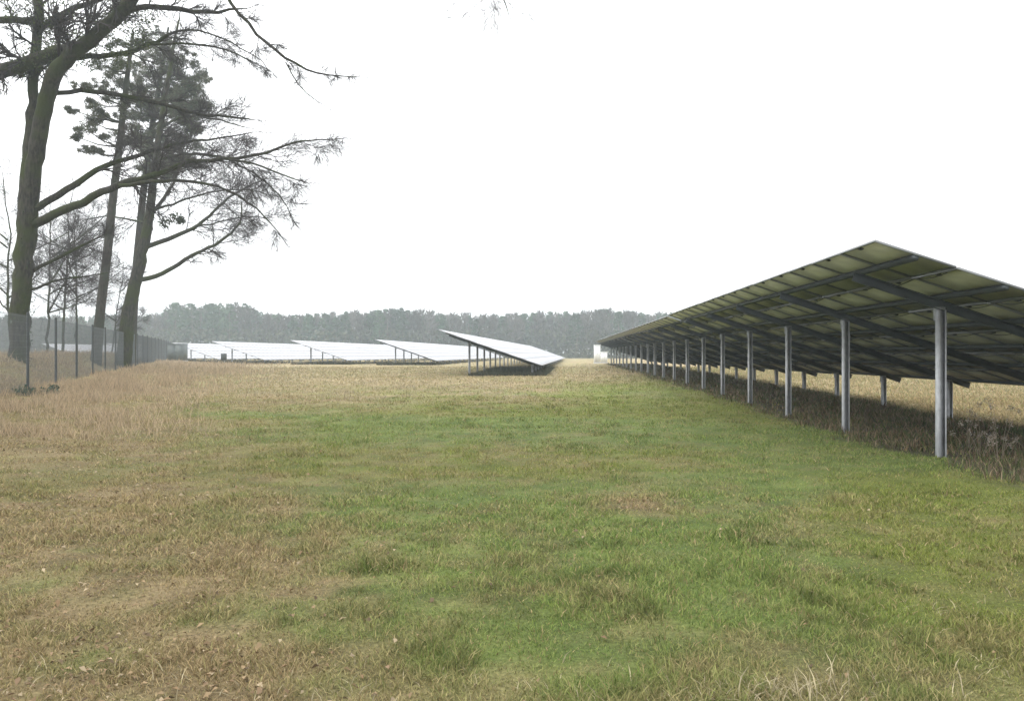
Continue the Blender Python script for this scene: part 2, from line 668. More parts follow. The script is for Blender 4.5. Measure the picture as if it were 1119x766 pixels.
# ------------------------------------------------------------------ small equipment
def cabinet(name, loc, w, d, h, mat, label, cat, group=None, rz=0.0):
    r = empty(name, loc, rz)
    m = MB()
    m.box((-w / 2 - 0.04, -d / 2 - 0.04, -0.3), (w / 2 + 0.04, d / 2 + 0.04, 0.12))
    m.build('plinth', M_CONC, r)
    m = MB()
    m.box((-w / 2, -d / 2, 0.12), (w / 2, d / 2, h))
    m.build('body', mat, r)
    m = MB()
    m.box((-w / 2 - 0.05, -d / 2 - 0.07, h), (w / 2 + 0.05, d / 2 + 0.05, h + 0.06))
    m.build('roof', mat, r)
    for sx in (-1, 1):
        m = MB()
        m.box((min(0.01 * sx, sx * (w / 2 - 0.03)), -d / 2 - 0.018, 0.18), (max(0.01 * sx, sx * (w / 2 - 0.03)), -d / 2 - 0.001, h - 0.06))
        dr = m.build('door', mat, r)
        if sx > 0:
            m = MB()
            m.box((0.05, -d / 2 - 0.045, h * 0.5), (0.08, -d / 2 - 0.019, h * 0.5 + 0.14))
            m.build('handle', M_STEEL, dr)
    tag(r, label, cat, group)
    return r


def gpt(u, Z):
    x = (u - CU) / FPX * Z
    return (x, Z, float(H(np.array([x]), np.array([Z]))[0]))


cabinet('electrical_cabinet', gpt(652.5, 97), 0.75, 0.5, 2.25, M_WHITE, 'tall white electrical cabinet at the far end of the right row', 'cabinet')
cabinet('electrical_cabinet', gpt(660, 99), 0.8, 0.5, 1.4, M_WHITE, 'low white cabinet right of the tall white one beyond the right row', 'cabinet')
cabinet('transformer_kiosk', gpt(194, 99), 1.9, 1.6, 2.2, M_DARK, 'dark grey transformer kiosk at the left end of the white panels', 'kiosk')

r = empty('inverter', gpt(245, 90))
m = MB()
m.box((-0.03, 0.0, -0.3), (0.03, 0.06, 1.5))
m.build('stake', M_GALV, r)
m = MB()
m.box((-0.3, -0.22, 0.45), (0.3, -0.001, 1.25))
m.build('housing', M_JBOX, r)
m = MB()
for k in range(5):
    m.box((-0.26 + k * 0.115, -0.26, 0.5), (-0.2 + k * 0.115, -0.221, 1.2))
m.build('heat_sink', M_STEEL, r)
tag(r, 'small black inverter on a stake in front of the white panels', 'inverter')

# ------------------------------------------------------------------ fence
fr = empty('wire_fence', (-16, 25.7, 0.3))
fl = np.array(fr.location)
FD = np.array([-0.381, 1.0]) / math.hypot(0.381, 1)
FH = 2.5


def fpt(t):
    """point on the fence line, t metres from the post nearest the left frame edge"""
    x, y = -16.0 + FD[0] * t, 25.7 + FD[1] * t
    return x, y, float(H0(x, y))


SP = 4.83
for k in range(-3, 19):
    x, y, z = fpt(k * SP)
    m = MB()
    m.tube(np.array([(x, y, z - 0.4), (x, y, z + FH + 0.08)]) - fl, 0.045, 8)
    m.tube(np.array([(x, y, z + FH + 0.08), (x, y, z + FH + 0.10)]) - fl, [0.05, 0.012], 8)
    m.build('post', M_FPOST, fr, smooth=True)
wm = MB()
ts = np.arange(-3 * SP, 18 * SP, 0.06)
for t in ts:
    x, y, z = fpt(t)
    w = 0.0026
    a = np.array([(x - w, y - w, z + 0.03), (x + w, y - w, z + 0.03), (x, y + w, z + 0.03),
                  (x - w, y - w, z + FH), (x + w, y - w, z + FH), (x, y + w, z + FH)]) - fl
    wm.add(a, [(0, 1, 4, 3), (1, 2, 5, 4), (2, 0, 3, 5)])
tt = np.arange(-3 * SP, 18 * SP + 0.1, SP / 2)
for h in np.arange(0.05, FH + 0.01, 0.2):
    wm.tube(np.array([(fpt(t)[0], fpt(t)[1], fpt(t)[2] + h) for t in tt]) - fl, 0.003 if h < FH - 0.1 else 0.006, 4)
wm.build('wire_mesh', M_WIRE, fr)
tag(fr, 'tall grey wire mesh fence running back along the trees on the left', 'fence')


# ------------------------------------------------------------------ trees
def unit(v):
    return v / (np.linalg.norm(v) + 1e-9)


def resample(pts, rad, step):
    pts = np.asarray(pts, float)
    d = np.concatenate([[0], np.cumsum(np.linalg.norm(np.diff(pts, axis=0), axis=1))])
    n = max(3, int(d[-1] / step) + 1)
    s = np.linspace(0, d[-1], n)
    q = np.stack([np.interp(s, d, pts[:, k]) for k in range(3)], 1)
    for _ in range(2):
        q[1:-1] = 0.25 * q[:-2] + 0.5 * q[1:-1] + 0.25 * q[2:]
    return q, np.interp(s, d, rad), d[-1]


def twig(mbT, p, d, length, r, level, droop, rnd, rmin=0.006):
    n = 5 if level > 0 else 3
    if level == 0:
        length = max(length, 0.5)
    pts = [p]
    dd = d.copy()
    for k in range(n):
        dd = unit(dd + rnd.normal(0, 0.16, 3) + np.array([0, 0, droop]) * 0.12)
        pts.append(pts[-1] + dd * length / n)
    pts = np.array(pts)
    mbT.tube(pts, np.linspace(max(r, rmin), max(r * 0.3, rmin * 0.6), n + 1), 3 if level < 2 else 4)
    if level <= 0:
        return
    nc = int(rnd.integers(8, 12)) if level > 1 else int(rnd.integers(4, 8))
    for k in range(nc):
        f = rnd.uniform(0.12, 1.0)
        i = min(int(f * n), n - 1)
        q = pts[i] + (pts[i + 1] - pts[i]) * (f * n - i)
        t = unit(pts[i + 1] - pts[i])
        side = unit(np.cross(t, rnd.normal(0, 1, 3)))
        nd = unit(t * rnd.uniform(0.7, 1.3) + side * rnd.uniform(0.4, 0.8))
        twig(mbT, q, nd, length * rnd.uniform(0.6, 1.0) * (1.12 - 0.5 * f), r * 0.5, level - 1, droop, rnd, rmin)


def limb(mbB, mbT, pts, rad, rnd, org, sides=7, wob=0.03, start=0.3, step=0.55, tl=1.5, level=2, droop=0.0, depth=0.5, rmin=0.0062):
    """a main limb along pts, with twigs growing out of it beyond 'start'"""
    q, rr, L = resample(pts, rad, 0.45)
    w = rnd.normal(0, 1, (len(q), 3)) * np.minimum(rr, wob * 2)[:, None] * 0.5
    w[0] = 0
    q = q + w
    mbB.tube(q - org, rr, sides)
    s = start * L
    while s < L:
        f = s / L * (len(q) - 1)
        i = min(int(f), len(q) - 2)
        p = q[i] + (q[i + 1] - q[i]) * (f - i)
        t = unit(q[i + 1] - q[i])
        side = unit(np.cross(t, rnd.normal(0, 1, 3)))
        nd = unit(t * rnd.uniform(0.4, 1.0) + side * rnd.uniform(0.6, 1.0))
        frac = s / L
        twig(mbT, p - org, nd, tl * rnd.uniform(0.5, 1.15) * (1.15 - 0.72 * frac), max(rr[i] * 0.35, rmin), level, droop, rnd, rmin)
        s += step * rnd.uniform(0.5, 1.5)
    # leader
    twig(mbT, q[-1] - org, unit(q[-1] - q[-2]), tl * 0.5, rr[-1], min(level, 1), droop, rnd, rmin)


def px(Zs, pts, dz=0.0):
    """polyline from surveyed (column, row) pairs; depth runs from Zs to Zs + dz"""
    n = len(pts)
    return np.array([P(u, y, Zs + dz * k / max(1, n - 1)) for k, (u, y) in enumerate(pts)])


def leaf_cloud(mb, centres, radii, n, size, cols, rnd, flat=1.0, narrow=1.0):
    centres = np.asarray(centres)
    k = len(centres)
    idx = rnd.integers(0, k, n)
    d = rnd.normal(0, 1, (n, 3))
    d /= np.linalg.norm(d, axis=1)[:, None]
    d *= (rnd.uniform(0.1, 1.0, n) ** 0.5)[:, None]
    d[:, 2] *= flat
    c = centres[idx] + d * np.asarray(radii)[idx][:, None]
    a = rnd.normal(0, 1, (n, 3))
    a /= np.linalg.norm(a, axis=1)[:, None]
    b = np.cross(a, rnd.normal(0, 1, (n, 3)))
    b /= np.linalg.norm(b, axis=1)[:, None] + 1e-9
    s = size * rnd.uniform(0.6, 1.4, n)[:, None]
    v = np.stack([c - a * s, c + b * s * 0.5 * narrow, c + a * s, c - b * s * 0.5 * narrow], 1).reshape(-1, 3)
    f = np.arange(4 * n).reshape(-1, 4)
    ci = rnd.integers(0, len(cols), n)
    cc = np.repeat(np.asarray(cols)[ci] * rnd.uniform(0.75, 1.25, n)[:, None], 4, 0)
    mb.add(v, f, cc)


def tree_root(name, base, label, group=None):
    b = np.array(base, float)
    b[2] = float(H(np.array([b[0]]), np.array([b[1]]))[0])
    r = empty(name, tuple(b))
    tag(r, label, 'tree', group)
    return r, b


MOSSG = np.array([[0.035, 0.05, 0.016], [0.05, 0.066, 0.02], [0.028, 0.042, 0.02], [0.06, 0.07, 0.03]])
PINEG = np.array([[0.11, 0.13, 0.075], [0.14, 0.155, 0.10], [0.085, 0.105, 0.065], [0.17, 0.175, 0.12], [0.15, 0.13, 0.10]])

# --- the big mossy tree at the left edge
rnd = np.random.default_rng(101)
Z1 = 32.0
k1 = Z1 / FPX
r1, b1 = tree_root('broadleaf_tree', P(22, 440, Z1), 'big mossy bare tree with a forked trunk at the left edge behind the fence')
B, T, IV = MB(), MB(), MB()


def L1(pts, rpx, **kw):
    dz = kw.pop('dz', 0.0)
    Zs = kw.pop('Z', Z1)
    limb(B, T, px(Zs, pts, dz), np.array(rpx) * k1, rnd, b1, **kw)


trunk1 = px(Z1, [(22, 455), (23, 420), (24, 385), (26, 330), (30, 260), (33, 205), (35, 165)])
L1([(20, 460), (20, 420), (21, 385), (23, 330), (28, 260), (32, 205), (35, 165), (37, 100), (40, 50), (43, 0), (47, -80), (55, -150)],
   [13, 11, 10, 9.5, 10, 10, 8.5, 5.2, 5, 5, 4, 2], sides=12, start=0.62, tl=2.2, step=0.8)
L1([(32, 230), (37, 175), (49, 115), (60, 80), (78, 57), (108, 37), (138, 10), (165, -30), (200, -80)],
   [8, 8.5, 8, 8, 7.5, 7, 6.5, 5, 2], sides=10, start=0.45, tl=2.4, step=0.6, dz=-2.0)
L1([(84, 50), (62, 57), (40, 66), (15, 76), (-30, 86)], [6.5, 7, 7.5, 7.5, 7.5], sides=10, start=0.2, tl=1.6, step=0.8, Z=31.0, dz=0.6)
L1([(52, 112), (42, 128), (36, 150)], [5, 5, 5], start=2, level=0)
L1([(40, 22), (20, 21), (-20, 20)], [3.5, 4, 4], start=0.2, tl=1.5, step=0.6)
L1([(38, 35), (60, 18), (85, 8), (120, -5), (150, -25)], [3.5, 3.5, 3, 2.5, 1.5], start=0.1, tl=1.7, step=0.45, dz=1)
L1([(62, 102), (100, 98), (130, 104), (170, 112), (210, 124), (250, 128), (276, 131)], [2.6, 2.6, 2.4, 2.2, 1.9, 1.3, 0.7], start=0.25, tl=1.3, step=0.5, dz=2)
L1([(72, 64), (110, 62), (145, 57), (165, 48), (185, 40), (197, 30), (220, 33), (250, 45), (285, 66)], [3.2, 3, 2.6, 2.2, 1.7, 1.3, 1.0, 0.8, 0.5], start=0.3, tl=1.5, step=0.4, dz=1)
L1([(165, 48), (195, 48), (240, 50), (270, 64), (295, 78)], [1.4, 1.2, 1.0, 0.8, 0.4], start=0.2, tl=1.1, step=0.5, dz=1)
L1([(120, 20), (150, 6), (180, 8), (215, 15), (245, 13), (265, 10)], [3.2, 3, 2.8, 2.4, 1.6, 0.8], start=0.3, tl=1.3, step=0.5, Z=30.5)
L1([(185, -60), (225, -40), (250, 3), (280, 35), (300, 58), (318, 66), (336, 80), (360, 83), (388, 84)], [2.2, 2, 1.7, 1.6, 1.5, 1.4, 1.1, 0.8, 0.4], start=0.45, tl=1.0, step=0.6, dz=0.5, Z=29.5, droop=-0.4)
L1([(312, 68), (322, 90), (340, 108), (358, 118)], [0.7, 0.6, 0.5, 0.3], start=0.3, tl=0.6, step=0.6, Z=29.9, level=1)
L1([(40, 228), (75, 206), (100, 190), (125, 175), (150, 172), (170, 165), (200, 155), (240, 152), (275, 145)], [4, 3.6, 3.2, 2.8, 2.4, 2, 1.5, 1, 0.5], start=0.3, tl=1.8, step=0.42, dz=1.5)
L1([(38, 245), (80, 225), (110, 212), (132, 200), (165, 193), (190, 182), (210, 176), (250, 175), (275, 172), (310, 160), (335, 153), (372, 152)],
   [5, 4.4, 4, 3.6, 3.2, 2.8, 2.4, 2, 1.6, 1.2, 0.8, 0.4], start=0.3, tl=1.8, step=0.36, dz=-1.5)
L1([(130, 203), (165, 200), (200, 195), (235, 203), (262, 213), (285, 232), (305, 255)], [2.2, 2, 1.7, 1.4, 1.1, 0.8, 0.5], start=0.3, tl=1.5, step=0.4, dz=-0.8, Z=31.2)
L1([(250, 175), (285, 180), (315, 195), (335, 200)], [1.2, 1.0, 0.8, 0.4], start=0.1, tl=1.4, step=0.32, Z=30.7)
L1([(30, 300), (55, 286), (75, 276), (100, 262), (118, 255)], [2.4, 2, 1.6, 1.1, 0.5], start=0.2, tl=1.5, step=0.4, dz=1)
L1([(29, 318), (60, 306), (95, 302), (118, 298)], [1.6, 1.3, 0.9, 0.5], start=0.2, tl=1.2, step=0.45, dz=1)
L1([(60, -110), (160, -140), (300, -120), (430, -85), (515, -50), (546, -12), (556, 16)], [5, 4, 3, 2.2, 1.4, 0.8, 0.4], start=0.8, tl=3.6, step=0.5, dz=-7, droop=-0.3, level=2, rmin=0.004)
B.build('trunk', M_BARK, r1, smooth=True)
T.build('crown', M_TWIG, r1)
# ivy and moss on the trunk and limbs
ivc, ivr = [], []
for t in np.linspace(0, 1, 40):
    q = trunk1[min(int(t * 6), 5)] + (trunk1[min(int(t * 6) + 1, 6)] - trunk1[min(int(t * 6), 5)]) * (t * 6 - min(int(t * 6), 5))
    ivc.append(q - b1)
    ivr.append(0.40)
leaf_cloud(IV, ivc, ivr, 1900, 0.05, MOSSG, rnd)
ivc, ivr = [], []
for (u, y, rr) in ((25, 70, .4), (45, 62, .45), (62, 56, .45), (80, 48, .45), (95, 42, .35), (22, 15, .5), (70, 14, .5), (110, 30, .4), (130, 15, .4), (60, 38, .45), (160, 20, .35), (95, 62, .4), (128, 60, .4), (150, 42, .35), (45, 20, .4)):
    ivc.append(P(u, y, Z1 + rnd.uniform(-1, 0.5)) - b1)
    ivr.append(rr * 1.6)
leaf_cloud(IV, ivc, ivr, 6000, 0.05, MOSSG * 1.25, rnd)
IV.build('ivy', M_FOL, r1)

# --- leaning bare tree further along the fence
rnd = np.random.default_rng(202)
Z2 = 53.0
k2 = Z2 / FPX
r2, b2 = tree_root('broadleaf_tree', P(133, 405, Z2), 'leaning bare tree right of the slim pine, its low branches reaching right over the field')
B, T, IV = MB(), MB(), MB()


def L2(pts, rpx, **kw):
    dz = kw.pop('dz', 0.0)
    kw['tl'] = kw.get('tl', 1.5) * 1.3
    kw['step'] = kw.get('step', 0.55) * 1.25
    limb(B, T, px(kw.pop('Z', Z2), pts, dz), np.array(rpx) * k2, rnd, b2, rmin=0.0095, **kw)


L2([(133, 420), (135, 395), (137, 370), (143, 330), (152, 290), (160, 255), (165, 220), (170, 180), (178, 120), (188, 60), (196, 20)],
   [9.5, 8.4, 7.6, 6.8, 6.2, 5.4, 4.6, 3.8, 3.0, 2, 0.8], sides=12, start=0.62, tl=2.0, step=1.1)
L2([(149, 306), (170, 303), (190, 292), (210, 278), (235, 268), (255, 255), (265, 240), (264, 222)], [2.8, 2.6, 2.3, 2, 1.7, 1.3, 1, 0.5], start=0.4, tl=1.8, step=0.5, dz=-1)
L2([(160, 270), (180, 263), (200, 255), (215, 248), (230, 235), (242, 222), (266, 206), (290, 196)], [2.8, 2.6, 2.3, 2, 1.6, 1.3, 1, 0.5], start=0.3, tl=2.0, step=0.42, dz=1.5)
L2([(164, 236), (180, 216), (190, 200), (196, 185), (205, 160)], [2, 1.7, 1.4, 1.1, 0.5], start=0.3, tl=2, step=0.5)
L2([(166, 230), (185, 225), (210, 215), (240, 208), (270, 207), (300, 214)], [1.5, 1.3, 1.1, 0.9, 0.7, 0.4], start=0.2, tl=1.9, step=0.4, dz=2)
L2([(215, 248), (240, 243), (268, 236), (290, 238)], [1.1, 0.9, 0.7, 0.4], start=0.2, tl=1.7, step=0.4, Z=54)
L2([(171, 175), (200, 168), (240, 170), (280, 190), (308, 215), (320, 240)], [1.8, 1.6, 1.3, 1, 0.7, 0.4], start=0.2, tl=2, step=0.4, dz=1)
L2([(175, 140), (200, 125), (235, 130), (270, 140)], [1.6, 1.3, 1, 0.5], start=0.2, tl=2, step=0.5, dz=1)
L2([(163, 245), (140, 240), (115, 235), (95, 240)], [1.4, 1.1, 0.8, 0.5], start=0.2, tl=1.8, step=0.5, dz=2)
B.build('trunk', M_BARK, r2, smooth=True)
T.build('crown', M_TWIG, r2)
leaf_cloud(IV, [P(192, 238, Z2) - b2, P(180, 244, Z2) - b2, P(198, 241, Z2 + .3) - b2], [0.45, 0.45, 0.3], 520, 0.09, MOSSG * 0.8, rnd)
IV.build('ivy', M_FOL, r2)


# --- pines behind
def pine(name, label, Zp, tr, trr, clumps, seed, nneedle):
    rnd = np.random.default_rng(seed)
    kk = Zp / FPX
    r, b = tree_root(name, P(tr[0][0], tr[0][1], Zp), label)
    B, F = MB(), MB()
    tp = px(Zp, tr)
    q, rr, L = resample(tp, np.array(trr) * kk, 0.5)
    B.tube(q - b, rr, 10)
    cs, rs = [], []
    for (u, y, rp) in clumps:
        c = P(u, y, Zp + rnd.uniform(-1.6, 1.6))
        # a bough from the stem to the clump
        i = int(np.argmin(np.abs(q[:, 2] - (c[2] - 0.5))))
        i = min(i, len(q) - 3)
        midp = 0.5 * (q[i] + c) + np.array([0, 0, -0.15])
        B.tube(np.array([q[i], midp, c]) - b, [0.06, 0.04, 0.02], 5)
        for _ in range(9):
            d = unit(rnd.normal(0, 1, 3)) * rp * kk * rnd.uniform(0.4, 1.35)
            d[2] *= 0.6
            B.tube(np.array([c, c + d * 0.6 + np.array([0, 0, 0.05]), c + d]) - b, [0.02, 0.014, 0.008], 4)
            cs.append(c + d - b)
            rs.append(rp * kk * rnd.uniform(0.3, 0.6))
    leaf_cloud(F, cs, rs, nneedle, 0.20, PINEG * 0.62, rnd, flat=0.7, narrow=0.2)
    B.build('trunk', M_PBARK, r, smooth=True)
    F.build('crown', M_FOL, r)


rc = np.random.default_rng(5)
cl = []
for _ in range(150):
    a, rad = rc.uniform(0, 2 * math.pi), math.sqrt(rc.uniform(0, 1))
    uu, vv = 178 + 50 * rad * math.cos(a), 116 + 82 * rad * math.sin(a)
    if uu < 150 and rc.random() < 0.5:
        continue
    cl.append((uu, vv, rc.uniform(7, 13)))
pine('pine_tree', 'pine with a dense grey-green crown rising behind the leaning bare tree', 60.0,
     [(143, 402), (145, 350), (150, 280), (156, 215), (166, 140), (176, 80), (184, 30)], [5, 4.6, 4, 3.6, 3, 2, 1], cl, 303, 44000)
cl = [(105, 120, 10), (95, 142, 9), (96, 164, 8), (118, 105, 11), (128, 90, 10), (110, 70, 10), (140, 70, 11), (150, 50, 10), (125, 45, 10), (100, 45, 9),
      (92, 95, 8), (135, 125, 8), (150, 95, 9), (114, 150, 6), (112, 128, 9), (110, 96, 9), (120, 78, 11), (98, 112, 8), (100, 133, 9), (84, 150, 7), (78, 120, 6), (106, 166, 6), (140, 108, 9), (132, 70, 10)]
pine('pine_tree', 'slim pine with a bare straight stem between the big tree and the leaning tree', 47.0,
     [(104, 405), (107, 370), (110, 335), (117, 280), (123, 220), (130, 165), (136, 110), (142, 60), (146, 35)], [6, 5.4, 4.9, 4.6, 4.2, 3.7, 3.1, 2.2, 1], cl, 404, 9000)


# --- smaller bare trees deeper in the margin
def bare_tree(u, Zp, ytop, seed, label, spread=1.0):
    rnd = np.random.default_rng(seed)
    kk = Zp / FPX
    r, b = tree_root('bare_tree', P(u, 400, Zp), label, 'bare young trees behind the fence')
    B, T = MB(), MB()
    top = P(u + rnd.uniform(-8, 14), ytop, Zp)
    hgt = top[2] - b[2]
    st = np.array([b + (top - b) * f + np.array([rnd.normal(0, .12), rnd.normal(0, .12), 0]) * f for f in np.linspace(-0.03, 1, 7)])
    limb(B, T, st, np.linspace(0.0085, 0.002, 7) * hgt, rnd, b, sides=8, start=0.3, step=0.9, tl=2.6 * spread, level=2, droop=0.1, rmin=0.008)
    for _ in range(7):
        f = rnd.uniform(0.22, 0.7)
        p0 = b + (top - b) * f
        a = rnd.uniform(0, 2 * math.pi)
        d = np.array([math.cos(a), math.sin(a), rnd.uniform(0.25, 0.9)])
        ln = hgt * rnd.uniform(0.25, 0.45) * spread
        limb(B, T, np.array([p0, p0 + d * ln * 0.5, p0 + d * ln + np.array([0, 0, ln * 0.1])]), np.array([0.06, 0.04, 0.015]), rnd, b, sides=5,
             start=0.15, step=0.9, tl=2.0 * spread, level=2, rmin=0.008)
    B.build('trunk', M_BARK, r, smooth=True)
    T.build('crown', M_TWIG, r)


bare_tree(52, 52, 215, 1, 'bare young tree with a rounded twig crown just right of the big trunk')
bare_tree(84, 60, 232, 2, 'bare young tree with purple-grey twigs left of the slim pine')
bare_tree(12, 48, 190, 3, 'bare young tree half hidden behind the big trunk at the left edge')
bare_tree(68, 66, 205, 5, 'taller hazy bare tree behind the two young ones near the big trunk', 1.1)
bare_tree(122, 70, 285, 4, 'low bare tree showing between the slim pine and the leaning tree', 0.8)

# --- dark ivy bush at the fence foot
rnd = np.random.default_rng(9)
x, y = -14.95, 24.3
zb = float(H(np.array([x]), np.array([y]))[0])
r = empty('ivy_bush', (x, y, zb))
F = MB()
cs = [np.array([rnd.uniform(-0.6, 0.35), rnd.uniform(-1.0, 0.8), rnd.uniform(0.0, 0.14)]) for _ in range(16)]
leaf_cloud(F, cs, [0.2] * 16, 1100, 0.04, np.array([[0.04, 0.07, 0.05], [0.06, 0.085, 0.06], [0.05, 0.06, 0.045]]), rnd)
F.build('foliage', M_FOL, r)
B = MB()
for c in cs:
    B.tube([(c[0] * 0.3, c[1] * 0.3, -0.05), c * 0.7, c], [0.012, 0.009, 0.004], 4)
B.build('stems', M_TWIG, r)
tag(r, 'low dark green bush at the foot of the fence by the left edge', 'bush')

# ------------------------------------------------------------------ the far wood: one mass of pines and bare trees
rnd = np.random.default_rng(77)
W = MB()
NT = 900
for k in range(NT):
    row = k % 4
    Zw = (228, 240, 262, 295)[row] + rnd.uniform(-6, 6)
    u = -250 + 1630 * ((k // 4) + rnd.uniform(0, 1) + 0.25 * row) / (NT // 4)
    x = (u - CU) / FPX * Zw
    # wood edge sits lower at left of the kiosk and higher just right of it
    top_row = np.interp(u, [-300, 150, 178, 185, 268, 282, 330, 420, 600, 720, 1400], [347, 346, 342, 334, 334, 343, 343, 341, 340, 341, 340])
    top_row += rnd.normal(0, 1.5) + 4 * (rnd.random() < 0.35) + 1 + 7 * (vnoise(np.array(u / 55.0), np.array(0.5), 8) - 0.5)
    z0 = float(H0(x, Zw))
    htop = EYE + (HZ - top_row) / FPX * 235 * (Zw / 235) ** 0.9
    hh = htop - z0
    conif = rnd.random() < (0.62 if 170 < u < 420 else 0.42)
    W.tube([(x, Zw, z0 - 0.3), (x + rnd.normal(0, .25), Zw, z0 + hh * 0.55), (x + rnd.normal(0, .4), Zw, z0 + hh * 0.97)], [0.22, 0.16, 0.04], 5,
           col=np.array([0.11, 0.09, 0.075]) * rnd.uniform(0.6, 1.4))
    cw = rnd.uniform(1.8, 3.6)
    if conif:
        n = 260
        t = rnd.uniform(0.25, 1, n) ** 0.8
        prof = np.sqrt(np.clip(1.02 - t, 0, 1)) * 1.15 + 0.1
        base = np.array([0.04, 0.068, 0.036]) * rnd.uniform(0.7, 1.35)
        sz = 0.42
    else:
        n = 260
        t = rnd.uniform(0.22, 1, n)
        prof = np.sqrt(np.clip(1.05 - t, 0, 1)) * np.minimum(1, t * 2.2) * 1.2 + 0.05
        base = np.array([0.085, 0.078, 0.07]) * rnd.uniform(0.7, 1.3)
        sz = 0.5
    a = rnd.uniform(0, 2 * math.pi, n)
    rad = cw * prof * np.sqrt(rnd.uniform(0.05, 1, n))
    c = np.stack([x + rad * np.cos(a), Zw + rad * np.sin(a), z0 + hh * t], 1)
    if conif:
        A_ = rnd.normal(0, 1, (n, 3)) * np.array([1, 1, 0.5])
        nar = 0.75
    else:
        A_ = np.stack([np.cos(a) * 0.6, np.sin(a) * 0.6, rnd.uniform(0.4, 1.4, n)], 1) + rnd.normal(0, 0.3, (n, 3))
        nar = 0.16
    A_ /= np.linalg.norm(A_, axis=1)[:, None]
    Bv = np.cross(A_, rnd.normal(0, 1, (n, 3)))
    Bv /= np.linalg.norm(Bv, axis=1)[:, None] + 1e-9
    s = sz * rnd.uniform(0.6, 1.5, n)[:, None] * (1 if conif else 1.7)
    v = np.stack([c - A_ * s, c + Bv * s * nar, c + A_ * s, c - Bv * s * nar], 1).reshape(-1, 3)
    W.add(v, np.arange(4 * n).reshape(-1, 4), np.repeat(base[None, :] * rnd.uniform(0.7, 1.3, n)[:, None], 4, 0))
# undergrowth along the wood's edge
n = 34000
u = rnd.uniform(-250, 1380, n)
Zw = rnd.uniform(218, 240, n)
x = (u - CU) / FPX * Zw
zz = H0(x, Zw) + rnd.uniform(0, 1, n) ** 1.5 * 8.0
c = np.stack([x, Zw, zz], 1)
A_ = unit(rnd.normal(0, 1, (n, 3)))
A_ = rnd.normal(0, 1, (n, 3))
A_ /= np.linalg.norm(A_, axis=1)[:, None]
Bv = np.cross(A_, rnd.normal(0, 1, (n, 3)))
Bv /= np.linalg.norm(Bv, axis=1)[:, None]
v = np.stack([c - A_ * .6, c + Bv * .4, c + A_ * .6, c - Bv * .4], 1).reshape(-1, 3)
W.add(v, np.arange(4 * n).reshape(-1, 4), np.repeat(np.array([0.07, 0.075, 0.05])[None, :] * rnd.uniform(0.6, 1.4, n)[:, None], 4, 0))
tag(W.build('far_wood', M_FOL), 'hazy grey-green wood of pines and bare trees closing off the field', 'wood', kind='stuff')


# ------------------------------------------------------------------ grass, weeds, litter
def blades(mb, x, y, h, w, lean, col, rnd, seg2=True):
    n = len(x)
    z = H(x, y) - 0.01
    a = rnd.uniform(0, 2 * math.pi, n)
    la = rnd.uniform(0, 2 * math.pi, n)
    lx, ly = np.cos(la) * lean * h, np.sin(la) * lean * h
    wx, wy = np.cos(a) * w / 2, np.sin(a) * w / 2
    p0 = np.stack([x - wx, y - wy, z], 1)
    p1 = np.stack([x + wx, y + wy, z], 1)
    zt = h * np.sqrt(np.clip(1 - (lean * 0.75) ** 2, 0.08, 1))
    if seg2:
        m0 = np.stack([x - wx * 0.8 + lx * 0.35, y - wy * 0.8 + ly * 0.35, z + zt * 0.62], 1)
        m1 = np.stack([x + wx * 0.8 + lx * 0.35, y + wy * 0.8 + ly * 0.35, z + zt * 0.62], 1)
        tp = np.stack([x + lx, y + ly, z + zt], 1)
        v = np.stack([p0, p1, m1, m0, tp], 1).reshape(-1, 3)
        b = np.arange(n)[:, None] * 5
        mb.add(v, b + np.array([[0, 1, 2, 3]]), np.repeat(col, 5, 0))
        mb.f.append(b + np.array([[3, 2, 4]]) + (mb.n - 5 * n))
        mb.mi.append(np.zeros(n, int))
    else:
        tp = np.stack([x + lx, y + ly, z + zt], 1)
        v = np.stack([p0, p1, tp], 1).reshape(-1, 3)
        b = np.arange(n)[:, None] * 3
        mb.add(v, b + np.array([[0, 1, 2]]), np.repeat(col, 3, 0))


def scatter(n, z0, z1, rnd, wide=0.70, pad=1.5):
    """more points near the camera, fewer and larger far away"""
    Z = z0 * (z1 / z0) ** rnd.uniform(0, 1, n)
    X = rnd.uniform(-1, 1, n) * (wide * Z + pad)
    return X, Z


